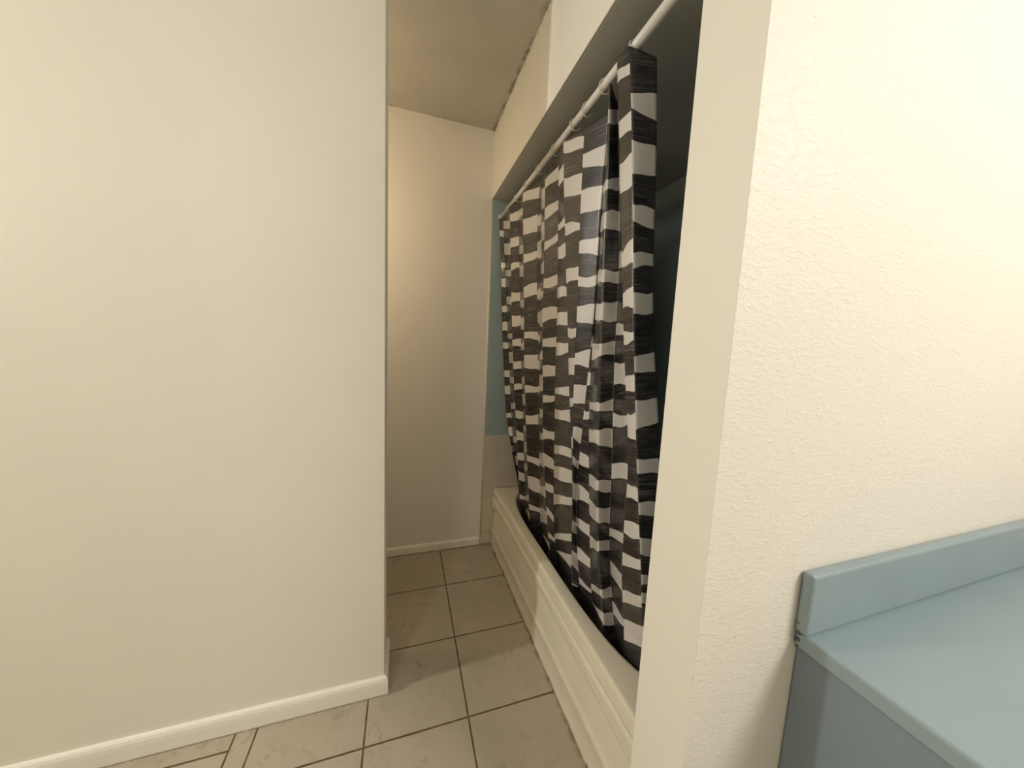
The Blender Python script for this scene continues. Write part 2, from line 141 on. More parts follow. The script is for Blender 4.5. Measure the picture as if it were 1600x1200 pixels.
LIGHT_BLOCKS = {
 0: [(1.9054,1.9049,1.8706,1.8672),(1.7267,1.725,1.702,1.6976),(1.644,1.6415,1.596,1.5937),(1.4872,1.4833,1.4532,1.4495),(1.3955,1.3944,1.3436,1.3412),(1.2783,1.2793,1.2411,1.2428),(1.1071,1.1158,1.076,1.0788),(1.0199,1.0282,0.9708,0.9756),(0.86,0.8691,0.8306,0.8365),(0.7789,0.7842,0.734,0.7341),(0.6813,0.6794,0.6513,0.6434)],
 1: [(1.9562,1.8912,1.9128,1.8552),(1.8372,1.7862,1.7751,1.7307),(1.6851,1.6522,1.6519,1.6202),(1.5357,1.5154,1.4938,1.4729),(1.3306,1.326,1.2985,1.2963),(1.2214,1.2246,1.161,1.1685),(1.0788,1.0879,1.0392,1.0553),(0.9278,0.9513,0.8865,0.9164),(0.7275,0.7631,0.6947,0.732),(0.6205,0.6597,0.5633,0.6049),(0.4905,0.5298,0.4449,0.4759)],
 2: [(1.9269,1.9285,1.8948,1.8847),(1.8099,1.8086,1.7622,1.7655),(1.6823,1.6838,1.6485,1.6564),(1.5385,1.5351,1.4884,1.494),(1.4165,1.4167,1.3616,1.3669),(1.2904,1.2973,1.2565,1.2584),(1.1765,1.1819,1.1322,1.1382),(1.0513,1.059,1.0207,1.033),(0.9082,0.9093,0.8673,0.8706),(0.802,0.7912,0.7445,0.7458),(0.6743,0.6794,0.6356,0.6332),(0.5724,0.5582,0.5196,0.5108),(0.4264,0.4225,0.3905,0.4126)],
 3: [(1.9338,1.8926,1.8935,1.8607),(1.7565,1.7278,1.7202,1.6879),(1.6637,1.6396,1.6106,1.5842),(1.4959,1.4802,1.4602,1.4436),(1.4034,1.3928,1.3457,1.336),(1.274,1.2822,1.237,1.2407),(1.0928,1.1128,1.059,1.0741),(1.0028,1.0239,0.9521,0.9655),(0.834,0.8647,0.8014,0.8286),(0.7416,0.7788,0.6854,0.7243),(0.6227,0.6672,0.5811,0.63),(0.4307,0.505,0.4033,0.4722),(0.3599,0.4131,0.34,0.3703)],
 4: [(1.9514,1.933,1.9113,1.892),(1.8366,1.8313,1.7711,1.764),(1.6862,1.684,1.6446,1.6571),(1.537,1.5483,1.4871,1.494),(1.3289,1.3296,1.2948,1.2905),(1.2152,1.225,1.1548,1.1534),(1.0666,1.0683,1.0295,1.0468),(0.916,0.9366,0.8704,0.8855),(0.7128,0.7146,0.6811,0.6794),(0.6049,0.6126,0.5388,0.5429),(0.4573,0.468,0.4281,0.4435)],
 5: [(1.8227,1.8104,1.7858,1.7694),(1.7216,1.713,1.6524,1.6406),(1.5089,1.5142,1.4723,1.4627),(1.4088,1.4168,1.3702,1.3489),(1.3178,1.3046,1.287,1.2748),(1.1938,1.1924,1.1534,1.1549),(1.0718,1.0913,1.0468,1.0247),(0.7447,0.7546,0.6961,0.6928),(0.5882,0.6011,0.5429,0.5565),(0.47,0.4855,0.3896,0.4114),(0.3503,0.359,0.3503,0.359)],
 6: [(1.9054,1.8719,1.8523,1.8134),(1.8596,1.831,1.8235,1.7989),(1.7664,1.7504,1.698,1.6795),(1.6101,1.6068,1.5722,1.554),(1.4987,1.4858,1.4596,1.4639),(1.4136,1.4105,1.3489,1.3405),(1.2397,1.2458,1.2026,1.2031),(1.1294,1.1379,1.0564,1.0733),(0.9753,0.9908,0.9326,0.9524),(0.8607,0.8841,0.823,0.8509),(0.7655,0.7899,0.711,0.7237),(0.6011,0.6459,0.5602,0.5957),(0.4913,0.5317,0.417,0.4782),(0.359,0.4015,0.359,0.3711)],
 7: [(1.8981,1.9225,1.8653,1.8769),(1.7935,1.8043,1.7504,1.7695),(1.6712,1.6869,1.6406,1.6628),(1.5323,1.5378,1.4964,1.4991),(1.418,1.4161,1.3589,1.3745),(1.2927,1.3034,1.2584,1.2606),(1.1792,1.1854,1.1348,1.1444),(1.0504,1.0613,1.0175,1.0377),(0.9042,0.9045,0.8592,0.8663),(0.7965,0.7755,0.7369,0.7351),(0.6663,0.6569,0.6323,0.6227),(0.5584,0.5214,0.5217,0.4904),(0.4424,0.4171,0.4221,0.397)],
 8: [(1.8971,1.8866,1.8477,1.8358),(1.7173,1.7124,1.6975,1.6835),(1.6386,1.6253,1.5938,1.5794),(1.4896,1.4731,1.4502,1.4391),(1.3961,1.3881,1.3442,1.3384),(1.2769,1.2764,1.2262,1.2432),(1.0912,1.1198,1.0692,1.0859),(1.0044,1.0357,0.9629,0.9869),(0.8493,0.8898,0.809,0.8584),(0.7537,0.81,0.6995,0.7581),(0.6245,0.7058,0.5726,0.675),(0.4362,0.5566,0.414,0.5236),(0.3699,0.4702,0.3699,0.4201)],
 9: [(1.9548,1.8883,1.9197,1.857),(1.8394,1.7919,1.7768,1.7335),(1.6886,1.6511,1.6456,1.6283),(1.5333,1.5214,1.4845,1.4801),(1.3292,1.3255,1.2962,1.2947),(1.2205,1.2233,1.1631,1.1685),(1.0791,1.0873,1.0425,1.0554),(0.9385,0.9467,0.8953,0.9023)],
 10: [(1.8422,1.8348,1.8067,1.7804),(1.7418,1.7311,1.6738,1.6677),(1.5952,1.5925,1.5608,1.5406),(1.488,1.4847,1.458,1.4541),(1.3944,1.3985,1.3461,1.3375),(1.2421,1.258,1.2015,1.1951),(1.1358,1.1369,1.0685,1.0696),(0.9822,0.9793,0.9451,0.9221),(0.8749,0.8524,0.8442,0.817),(0.7778,0.755,0.7121,0.6839),(0.6248,0.5989,0.5813,0.5552),(0.5091,0.4814,0.4497,0.4162),(0.3751,0.3535,0.365,0.3535)],
 11: [(1.2952,1.3062,1.2616,1.2667),(1.1789,1.1787,1.1343,1.136),(1.0479,1.049,1.0138,1.0245),(0.8914,0.8873,0.843,0.847),(0.7656,0.7587,0.6955,0.7198),(0.6271,0.6444,0.5914,0.5967),(0.5116,0.5188,0.4649,0.4855),(0.3962,0.4041,0.3717,0.3916),(0.3535,0.3633,0.3535,0.3633)],
 12: [(1.9206,1.8764,1.8828,1.8442),(1.7378,1.7108,1.7112,1.6866),(1.6513,1.6298,1.6071,1.5869),(1.4971,1.4803,1.4586,1.4462),(1.4017,1.3901,1.3497,1.3411),(1.2739,1.2729,1.2229,1.2393),(1.0797,1.0987,1.0541,1.0723),(0.9894,1.0146,0.9424,0.9677),(0.8305,0.8533,0.7865,0.8203),(0.7401,0.764,0.6816,0.7147),(0.6052,0.6536,0.5588,0.621),(0.4267,0.4931,0.4066,0.4705),(0.3633,0.4226,0.3633,0.3912)],
 13: [(1.8773,1.9066,1.8442,1.8698),(1.7108,1.7327,1.6866,1.6961),(1.6298,1.6403,1.5859,1.5852),(1.4803,1.4804,1.4462,1.4471),(1.3901,1.3958,1.3411,1.3399),(1.2729,1.2827,1.2393,1.2454),(1.0987,1.1118,1.0723,1.0715),(1.0146,1.019,0.9677,0.9582),(0.8533,0.8504,0.8203,0.8091),(0.764,0.7595,0.7147,0.7019),(0.6548,0.6428,0.6222,0.6093),(0.4969,0.4923,0.4693,0.4583),(0.4226,0.4097,0.3817,0.3715)],
 14: [(1.5331,1.5164,1.4874,1.4726),(1.3324,1.3263,1.299,1.2952),(1.2188,1.224,1.1562,1.1682),(1.068,1.0843,1.0237,1.0605),(0.9059,0.9551,0.8565,0.9125),(0.6899,0.749,0.6582,0.7154),(0.5792,0.6182,0.5338,0.5619),(0.4482,0.468,0.4074,0.4436)],
 15: [(1.9538,1.9333,1.9239,1.9077),(1.8292,1.8249,1.7916,1.7823),(1.7274,1.7319,1.6559,1.6559),(1.5069,1.5319,1.4707,1.4731),(1.404,1.4179,1.3668,1.3636),(1.3069,1.3056,1.27,1.2833),(1.1859,1.1964,1.1525,1.1564),(1.0903,1.0991,1.0273,1.0279),(0.9013,0.9055,0.8605,0.8706),(0.7915,0.8103,0.7502,0.7722),(0.6908,0.7213,0.6497,0.6933),(0.567,0.6216,0.5239,0.5849),(0.4691,0.523,0.4035,0.4421)],
 16: [(1.864,1.872,1.8316,1.8094),(1.7614,1.7556,1.6846,1.6888),(1.6126,1.6087,1.5711,1.5592),(1.4974,1.5029,1.4595,1.4736),(1.4009,1.4077,1.348,1.3549),(1.2405,1.2549,1.2048,1.2068),(1.1316,1.1379,1.0558,1.0749),(0.9822,0.9816,0.9436,0.941),(0.8687,0.8639,0.8361,0.8325),(0.7781,0.7651,0.7349,0.7158),(0.6798,0.6648,0.6527,0.6355),(0.6294,0.61,0.6007,0.5777)]}
# ------------------------------------------------------------------ materials
def mat_paint(name, c, scale=260, strength=.12, aniso=None, rough=.55, marks=0.0, dist=.002):
    t = NT(name); P,_ = t.pos()
    v = t.scaled(P, aniso[0], aniso[1]) if aniso else P
    n1 = t.noise(v, scale, 4, .6); n2 = t.noise(P, 3.0, 3)
    t.col(t.mix(t.ramp(n2,.3,.75), tuple(x*.975 for x in c), c))
    if marks:
        n3 = t.ramp(t.noise(P, 23, 2, .5), .76, .80)
        t.col(t.mix(t.math('MULTIPLY', n3, marks), t.mix(t.ramp(n2,.3,.75), tuple(x*.975 for x in c), c), tuple(x*.55 for x in c)))
    t.bump(n1, strength, dist); t.set(Roughness=rough); return t.m
PAINT = mat_paint('wall_paint', (.80,.765,.665), 170, .10)
PAINT_BACK = mat_paint('corridor_paint', (.77,.735,.675), 170, .10)

def mat_wing():
    """wing wall and header: paint with a heavy brushed and sprayed texture on the face towards the room"""
    t = NT('wing_paint'); P,X = t.pos()
    a = t.noise(t.scaled(P, (60,60,150), (0,.5,0)), 1.0, 4, .6, .6)
    b = t.noise(P, 330, 3, .6)
    face = t.math('LESS_THAN', X['Y'], Y_WING+.002)
    h = t.math('ADD', t.math('MULTIPLY', t.math('MULTIPLY', t.ramp(a,.42,.80), face), 1.3), t.math('MULTIPLY', b, .16))
    pit = t.math('MULTIPLY', t.ramp(t.noise(P, 120, 1, .4), .79, .83), face)
    # old grime where the header meets the ceiling
    ed = t.math('SUBTRACT', Z_CEIL, X['Z'])
    g = t.math('MULTIPLY', t.ramp(ed, .03, .0), t.ramp(t.noise(P, 26, 4, .7), .48, .66))
    g = t.math('MULTIPLY', g, t.math('LESS_THAN', X['X'], X_HEAD+.002))
    c = t.mix(pit, (.80,.765,.68), (.55,.51,.43))
    c = t.mix(t.math('MULTIPLY', g, .75), c, (.17,.16,.13))
    t.col(c); t.bump(h, .24, .004); t.set(Roughness=.5); return t.m
WING = mat_wing()

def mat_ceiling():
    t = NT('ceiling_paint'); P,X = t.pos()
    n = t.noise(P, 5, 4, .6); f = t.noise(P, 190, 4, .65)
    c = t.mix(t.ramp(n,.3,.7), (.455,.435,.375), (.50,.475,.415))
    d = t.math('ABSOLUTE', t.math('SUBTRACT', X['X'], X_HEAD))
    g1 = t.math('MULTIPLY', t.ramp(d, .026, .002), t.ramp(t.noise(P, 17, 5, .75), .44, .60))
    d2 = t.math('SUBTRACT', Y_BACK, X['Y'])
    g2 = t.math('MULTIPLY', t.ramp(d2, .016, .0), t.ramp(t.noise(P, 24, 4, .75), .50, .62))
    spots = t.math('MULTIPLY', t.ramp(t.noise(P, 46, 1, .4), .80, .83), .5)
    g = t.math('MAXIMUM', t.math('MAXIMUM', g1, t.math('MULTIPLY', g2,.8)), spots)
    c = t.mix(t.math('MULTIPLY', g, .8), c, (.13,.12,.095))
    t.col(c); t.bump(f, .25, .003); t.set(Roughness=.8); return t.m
CEIL = mat_ceiling()

def mat_soffit():
    t = NT('soffit_paint'); P,_ = t.pos()
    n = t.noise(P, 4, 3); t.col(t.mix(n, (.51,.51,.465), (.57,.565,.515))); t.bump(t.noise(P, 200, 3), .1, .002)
    t.set(Roughness=.6); return t.m
SOFFIT = mat_soffit()

def mat_floor():
    t = NT('floor_tile'); P,X = t.pos()
    wob = t.math('MULTIPLY', t.math('SUBTRACT', t.noise(P, 30, 2), .5), .002)
    def line(co, off, per, w):
        u = t.math('ADD', t.math('DIVIDE', t.math('SUBTRACT', co, off), per), 100.5)
        d = t.math('MULTIPLY', t.math('ABSOLUTE', t.math('SUBTRACT', t.math('FRACT', u), .5)), per)
        return t.math('ADD', d, wob)
    # beyond the narrow cut strip on the left another course of tiles starts
    xs = GX-2*TILE-.059
    dx1 = line(X['X'], GX, TILE, 0); dx2 = line(X['X'], xs, TILE, 0)
    dx3 = t.math('ABSOLUTE', t.math('SUBTRACT', X['X'], GX-2*TILE))
    left = t.math('LESS_THAN', X['X'], GX-2*TILE-.03)
    mx = t.math('ADD', t.math('MULTIPLY', dx2, left), t.math('MULTIPLY', dx1, t.math('SUBTRACT', 1, left)))
    dy1 = line(X['Y'], GY, TILE, 0); dy2 = line(X['Y'], 1.092, TILE, 0)
    l2 = t.math('LESS_THAN', X['X'], xs)
    my = t.math('ADD', t.math('MULTIPLY', dy2, l2), t.math('MULTIPLY', dy1, t.math('SUBTRACT', 1, l2)))
    d = t.math('MINIMUM', mx, my)
    gr = t.ramp(d, .0036, .0020)
    # marbled beige glaze
    big = t.noise(P, 3.2, 4, .6, .4); mid = t.noise(t.scaled(P,(1,1,1),(0,0,.6)), 11, 5, .65, 1.6)
    vein = t.ramp(t.math('ABSOLUTE', t.math('SUBTRACT', t.noise(t.scaled(P,(1.0,.55,1),(0,0,.7)), 7.5, 5, .6, 1.0), .5)), .018, .0)
    vm = t.ramp(t.noise(P, 6.5, 2), .52, .66)
    c = t.mix(t.ramp(big,.3,.7), (.395,.340,.257), (.45,.39,.30))
    c = t.mix(t.math('MULTIPLY', t.ramp(mid,.50,.72), .36), c, (.30,.243,.168))
    c = t.mix(t.math('MULTIPLY', t.math('MULTIPLY', vein, vm), .5), c, (.22,.17,.115))
    chips = t.ramp(t.noise(P, 34, 1, .4), .815, .83)
    c = t.mix(t.math('MULTIPLY', chips, .6), c, (.80,.76,.68))
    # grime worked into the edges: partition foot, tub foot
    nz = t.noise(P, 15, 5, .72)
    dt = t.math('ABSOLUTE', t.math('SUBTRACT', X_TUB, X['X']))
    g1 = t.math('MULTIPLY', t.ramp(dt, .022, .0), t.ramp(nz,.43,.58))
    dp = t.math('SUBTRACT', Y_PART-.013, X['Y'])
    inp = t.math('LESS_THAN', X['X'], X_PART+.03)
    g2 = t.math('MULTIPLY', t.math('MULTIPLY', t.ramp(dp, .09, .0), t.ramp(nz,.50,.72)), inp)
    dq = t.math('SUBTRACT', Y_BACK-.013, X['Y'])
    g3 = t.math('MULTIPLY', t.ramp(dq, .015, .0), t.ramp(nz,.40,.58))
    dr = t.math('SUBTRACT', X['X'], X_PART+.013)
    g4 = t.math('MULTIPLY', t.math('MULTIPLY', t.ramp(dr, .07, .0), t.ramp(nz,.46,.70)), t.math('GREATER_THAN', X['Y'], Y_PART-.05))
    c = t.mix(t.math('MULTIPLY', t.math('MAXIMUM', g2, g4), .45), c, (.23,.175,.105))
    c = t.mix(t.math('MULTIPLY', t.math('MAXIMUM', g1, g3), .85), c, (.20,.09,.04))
    gc = t.mix(t.ramp(t.noise(P, 40, 3), .35,.7), (.085,.048,.018), (.15,.10,.045))
    gaps = t.ramp(t.noise(P, 9, 2), .70, .72)
    gc = t.mix(gaps, gc, (.42,.35,.25))
    t.col(t.mix(gr, c, gc))
    hgt = t.math('SUBTRACT', t.math('MULTIPLY', t.noise(P, 60, 3), .12), gr)
    t.bump(hgt, .6, .0015)
    r = t.math('ADD', t.math('MULTIPLY', gr, .5), .38); t.ln(r, t.b.inputs['Roughness']); return t.m
FLOOR = mat_floor()

def mat_walltile():
    t = NT('wall_tile'); P,X = t.pos()
    per = .1075
    def line(co, off):
        u = t.math('ADD', t.math('DIVIDE', t.math('SUBTRACT', co, off), per), 100.5)
        return t.math('MULTIPLY', t.math('ABSOLUTE', t.math('SUBTRACT', t.math('FRACT', u), .5)), per)
    n = t.new('ShaderNodeNewGeometry'); sx = t.new('ShaderNodeSeparateXYZ'); t.ln(n.outputs['Normal'], sx.inputs[0])
    onx = t.math('GREATER_THAN', t.math('ABSOLUTE', sx.outputs['X']), .5)
    dx = line(X['X'], .535); dy = line(X['Y'], .56)
    dh = t.math('ADD', t.math('MULTIPLY', dy, onx), t.math('MULTIPLY', dx, t.math('SUBTRACT', 1, onx)))
    dz = line(X['Z'], .705)
    g = t.ramp(t.math('MINIMUM', dh, dz), .0022, .0012)
    up = t.math('GREATER_THAN', X['Z'], .705)
    low = t.mix(t.ramp(t.noise(P,14,2),.3,.7), (.52,.465,.395), (.56,.505,.43))
    foot = t.math('LESS_THAN', X['Z'], .30)
    low = t.mix(foot, low, (.60,.535,.405))
    blue = t.mix(t.ramp(t.noise(P,9,2),.3,.7), (.30,.375,.39), (.33,.41,.425))
    c = t.mix(up, low, blue)
    gc = t.mix(up, (.62,.57,.49), (.34,.42,.42))
    rust = t.math('MULTIPLY', t.ramp(X['Z'], .14, .0), t.ramp(t.noise(P,30,4,.7),.50,.66))
    c = t.mix(g, c, gc)
    c = t.mix(t.math('MULTIPLY', rust, .6), c, (.22,.14,.06))
    t.col(c); t.bump(t.math('SUBTRACT', 1, g), .5, .0012); t.set(Roughness=.30); return t.m
WTILE = mat_walltile()

def simple(name, c, rough=.4, bumpscale=0, bs=.1, var=.06, **kw):
    t = NT(name); P,_ = t.pos()
    t.col(t.mix(t.ramp(t.noise(P, 6, 3),.3,.7), tuple(x*(1-var) for x in c), c))
    if bumpscale: t.bump(t.noise(P, bumpscale, 3), bs, .002)
    t.set(Roughness=rough, **kw); return t.m
def mat_base(name, c):
    t = NT(name); P,X = t.pos()
    g = t.math('MULTIPLY', t.ramp(X['Z'], .008, .0), t.ramp(t.noise(P, 34, 4, .7), .28, .44))
    s = t.math('MULTIPLY', t.ramp(t.noise(P, 30, 3, .6), .70, .76), .35)
    t.col(t.mix(t.math('MAXIMUM', t.math('MULTIPLY', g,.9), s), c, (.21,.14,.075)))
    t.bump(t.noise(P, 90, 3), .08, .002); t.set(Roughness=.42); return t.m
BASE = mat_base('baseboard_paint', (.83,.80,.715))
CAULK = simple('caulk', (.72,.67,.57), .5)

def mat_tub():
    t = NT('tub_enamel'); P,X = t.pos()
    c = t.mix(t.ramp(t.noise(P, 5, 3),.3,.7), (.72,.665,.535), (.76,.705,.57))
    nz = t.noise(P, 38, 5, .75)
    g = t.math('MULTIPLY', t.ramp(X['Z'], .022, .002), t.ramp(nz, .44, .62))
    g2 = t.math('MULTIPLY', t.ramp(X['Z'], .016, .0), t.ramp(t.noise(P, 11, 3, .6), .53, .60))
    c = t.mix(t.math('MULTIPLY', g, .5), c, (.36,.25,.13))
    c = t.mix(g2, c, (.17,.055,.02))
    t.col(c); t.set(Roughness=.34, Coat_Weight=.08, Coat_Roughness=.2); return t.m
TUB = mat_tub()
ROD = simple('rod_enamel', (.72,.70,.64), .32)
BLUE = simple('vanity_laminate', (.215,.265,.305), .5, 60, .05)
BLUETOP = simple('vanity_top', (.27,.345,.375), .35)
KNOB = simple('knob_metal', (.45,.42,.36), .3, Metallic=1.0)

def mat_ring():
    t = NT('ring_plastic'); t.col((.80,.74,.64)); t.set(Roughness=.18, Transmission_Weight=.25, IOR=1.45); return t.m
RING = mat_ring()

def mat_curtain():
    """printed vinyl cloth; 'cloth' UV is in metres, 'print' is the signed distance to the light blocks"""
    t = NT('curtain_print')
    uv = t.new('ShaderNodeUVMap'); uv.uv_map = 'cloth'
    at = t.new('ShaderNodeAttribute'); at.attribute_name = 'print'
    v = uv.outputs[0]
    wob = t.math('MULTIPLY', t.math('SUBTRACT', t.noise(t.scaled(v,(60,60,1)), 1, 2), .5), .0016)
    f = t.ramp(t.math('ADD', at.outputs['Fac'], wob), -.0004, .0004)
    s1 = t.noise(t.scaled(v, (11, 330, 1)), 1, 5, .66, .25)         # dry-brush streaks along the weft
    s2 = t.noise(t.scaled(v, (10, 45, 1)), 1, 3, .55)
    sfac = t.math('MULTIPLY', t.ramp(s1,.48,.66), t.math('ADD', t.math('MULTIPLY', t.ramp(s2,.36,.66), .8), .2))
    dark = t.mix(t.ramp(t.noise(t.scaled(v,(7,30,1)),1,2),.40,.66), (.009,.008,.0085), (.030,.0255,.0255))
    dark = t.mix(sfac, dark, (.150,.135,.128))
    w = t.new('ShaderNodeTexWave', wave_type='BANDS', bands_direction='X'); w.inputs['Scale'].default_value = 260
    t.ln(v, w.inputs['Vector'])
    light = t.mix(t.math('MULTIPLY', w.outputs['Fac'], .10), (.61,.58,.545), (.47,.445,.415))
    t.col(t.mix(f, dark, light))
    wr = t.noise(t.scaled(v,(30,9,1)), 1, 3, .5)
    t.bump(wr, .25, .006)
    t.set(Roughness=.36, Coat_Weight=.32, Coat_Roughness=.12); return t.m
CURTAIN = mat_curtain()

# ------------------------------------------------------------------ room shell
XL, XRR, YN = -2.7, 2.2, -1.5
bm = bmesh.new(); box(bm, (XL-.1,YN-.1,-.12), (XRR+.1,Y_BACK+.12,0)); struct(link('floor', bm, FLOOR))
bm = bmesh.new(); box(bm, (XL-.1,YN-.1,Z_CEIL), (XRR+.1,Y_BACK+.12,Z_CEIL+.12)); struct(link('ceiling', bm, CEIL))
bm = bmesh.new(); box(bm, (-1.6,Y_BACK,0), (X_LONG+.1,Y_BACK+.12,Z_CEIL)); struct(link('wall_back', bm, PAINT_BACK))
bm = bmesh.new(); box(bm, (XL,Y_PART,0), (X_PART,Y_PART+T_PART,Z_CEIL), .003, 2); struct(link('wall_left', bm, PAINT))
bm = bmesh.new(); box(bm, (-1.72,Y_PART+T_PART,0), (-1.6,Y_BACK+.12,Z_CEIL)); struct(link('wall_corridor_end', bm, PAINT))
# wing wall + header over the tub, one plastered piece: an inverted L seen from the corridor
bm = bmesh.new()
pts = [(Y_WING,0),(Y_WING2,0),(Y_WING2,Z_HEAD),(Y_BACK,Z_HEAD),(Y_BACK,Z_CEIL),(Y_WING,Z_CEIL)]
TH = .005
l0 = [bm.verts.new((X_HEAD,y,z)) for y,z in pts]; l1 = [bm.verts.new((X_HEAD+TH,y,z)) for y,z in pts]
bm.faces.new(l0); bm.faces.new(list(reversed(l1)))
for i in range(6): bm.faces.new((l0[i],l0[(i+1)%6],l1[(i+1)%6],l1[i]))
bmesh.ops.recalc_face_normals(bm, faces=bm.faces[:])
es = [e for e in bm.edges if all(abs(v.co.x-X_HEAD)<1e-6 for v in e.verts) and
      (all(abs(v.co.y-Y_WING)<1e-6 for v in e.verts) or all(abs(v.co.z-Z_HEAD)<1e-6 for v in e.verts) or all(abs(v.co.y-Y_WING2)<1e-6 for v in e.verts))]
bmesh.ops.bevel(bm, geom=es, offset=.0015, segments=2, profile=.5, affect='EDGES')
struct(link('wall_right', bm, WING))
bm = bmesh.new(); box(bm, (X_HEAD+TH,Y_WING,0), (XRR,Y_WING2,Z_CEIL)); struct(link('wall_wing', bm, WING))
bm = bmesh.new(); box(bm, (X_LONG,Y_WING2,0), (X_LONG+.1,Y_BACK,Z_CEIL)); struct(link('wall_alcove', bm, SOFFIT))
# soffit board over the tub, a hair short of the header's corner bead (dark open joint)
bm = bmesh.new(); box(bm, (X_HEAD+TH+.0028,Y_WING2,Z_HEAD-.0015), (X_LONG,Y_BACK,Z_HEAD+.02)); struct(link('trim_soffit', bm, SOFFIT))
bm = bmesh.new(); box(bm, (XL-.1,YN-.1,0), (XRR+.1,YN,Z_CEIL)); struct(link('wall_near', bm, PAINT))
bm = bmesh.new(); box(bm, (XL-.1,YN,0), (XL,Y_PART+T_PART,Z_CEIL)); struct(link('wall_far_left', bm, PAINT))
bm = bmesh.new(); box(bm, (XRR,YN,0), (XRR+.1,Y_WING2,Z_CEIL)); struct(link('wall_far_right', bm, PAINT))

# tile surround: end wall, long wall, near end
TT = .008
bm = bmesh.new(); box(bm, (X_HEAD+.004,Y_BACK-TT,0), (X_LONG,Y_BACK,Z_HEAD-.0015), .0025, 2); struct(link('wall_tile_back', bm, WTILE))
bm = bmesh.new(); box(bm, (X_LONG-TT,Y_WING2,.30), (X_LONG,Y_BACK-TT,Z_HEAD-.0015)); struct(link('wall_tile_long', bm, WTILE))
bm = bmesh.new(); box(bm, (X_HEAD+.02,Y_WING2,.30), (X_LONG-TT,Y_WING2+TT,Z_HEAD-.0015)); struct(link('wall_tile_near', bm, WTILE))
# caulk bead where the paint meets the tile edge
bm = bmesh.new(); cyl(bm, (X_HEAD+.001,Y_BACK-.001,.05), (X_HEAD+.001,Y_BACK-.001,Z_HEAD), .006, 12); struct(link('trim_1', bm, CAULK, smooth=True))

# baseboards
def bprof(h, t):
    return [(0,0),(t,0),(t,h*.62),(t*.93,h*.80),(t*.72,h*.93),(t*.40,h),(0,h)]
bm = bmesh.new()
Z = (0,0,1)
sweep(bm, bprof(.0685,.0130), [((XL,Y_PART,0),(0,-1,0),Z), ((X_PART,Y_PART,0),(1,-1,0),Z), ((X_PART,Y_PART+T_PART,0),(1,0,0),Z)])
struct(link('baseboard_left', bm, BASE))
bm = bmesh.new()
sweep(bm, bprof(.052,.012), [((-1.6,Y_BACK,0),(0,-1,0),Z), ((X_HEAD-.012,Y_BACK,0),(0,-1,0),Z)])
struct(link('baseboard_back', bm, BASE))

# ------------------------------------------------------------------ bathtub
tub = empty('bathtub', 'cream enamelled alcove bathtub along the right side, below the patterned shower curtain', 'bathtub', (X_TUB,1.238,0))
YA, YB_ = Y_WING2+TT+.002, Y_BACK-TT-.001
XB = X_LONG-TT-.002
N = 160
cxb, cyb, ab, bb = .885, 1.235, .292, .66
def superell(a, b, n, t):
    c, s = math.cos(t), math.sin(t)
    return (cxb+a*math.copysign(abs(c)**(2/n), c), cyb+b*math.copysign(abs(s)**(2/n), s))
def rect_pt(t, x0, x1, y0, y1):
    # same parametrisation as a very square superellipse
    n = 60; c, s = math.cos(t), math.sin(t)
    return ((x0+x1)/2+(x1-x0)/2*math.copysign(abs(c)**(2/n), c), (y0+y1)/2+(y1-y0)/2*math.copysign(abs(s)**(2/n), s))
bm = bmesh.new(); loops = []
R = .011
def rect_loop(inset, z):
    return [bm.verts.new((*rect_pt(2*math.pi*(i+.5)/N, X_TUB+inset, XB-inset*.2, YA, YB_), z)) for i in range(N)]
loops.append(rect_loop(.0, Z_TUB-.055))
for k in range(5):
    a = k/4*math.pi/2
    loops.append(rect_loop(R*(1-math.cos(a)), Z_TUB-R+R*math.sin(a)))
def ell(a, b, n, z): return [bm.verts.new((*superell(a, b, n, 2*math.pi*(i+.5)/N), z)) for i in range(N)]
loops.append(ell(ab+.010, bb+.010, 4.2, Z_TUB-.001))
loops.append(ell(ab+.003, bb+.003, 4, Z_TUB-.003))
loops.append(ell(ab-.002, bb-.002, 4, Z_TUB-.010))
loops.append(ell(ab-.006, bb-.008, 4, Z_TUB-.03))
loops.append(ell(ab-.022, bb-.05, 3.8, .20))
loops.append(ell(ab-.04, bb-.09, 3.4, .10))
loops.append(ell(ab-.08, bb-.15, 3.0, .07))
loops.append(ell(.02, .05, 2, .065))
for a,b in zip(loops, loops[1:]):
    for i in range(N): bm.faces.new((a[i],a[(i+1)%N],b[(i+1)%N],b[i]))
bm.faces.new(loops[-1])
keep(link('basin', bm, TUB, smooth=True), tub)
# apron: pressed front with a raised top band, a recessed panel and a rolled foot
bm = bmesh.new(); rows = []
M = 90
for j in range(M+1):
    f = j/M; y = YA+(YB_-YA)*f
    endf = max(0.0, 1-(YB_-y)/.16)                      # panel corner turns down towards the back wall
    zg = .243+.030*min(1,f*1.7)-.055*endf**2
    zr = .120-.018*f
    fl = .5+.5*math.cos(math.pi*min(1,(y-YA)/.03))
    prof = [(0,Z_TUB-.052),(-.0005,Z_TUB-.075),(0,zg+.012),(.0006,zg+.005),(.0018,zg+.0025),(.0095,zg-.0005),(.0120,zg-.005),(.0105,zg-.014),(.0095,zr+.035),
            (.0075,zr+.016),(.0045,zr+.006),(.0020,zr),(.0012,zr-.008),(.0030,zr-.018),(.0055,zr-.030),(.0058,.05),(.0042,.022),(.0015,.008),(.0008,0.0)]
    rows.append([bm.verts.new((X_TUB+dx,y,max(z,0))) for dx,z in prof])
for a,b in zip(rows, rows[1:]):
    for i in range(len(a)-1): bm.faces.new((a[i],b[i],b[i+1],a[i+1]))
bm.normal_update()
for e in bm.edges:
    if len(e.link_faces) == 2 and e.calc_face_angle(0) > .42: e.smooth = False
ap = keep(link('apron', bm, TUB, smooth=True), tub)
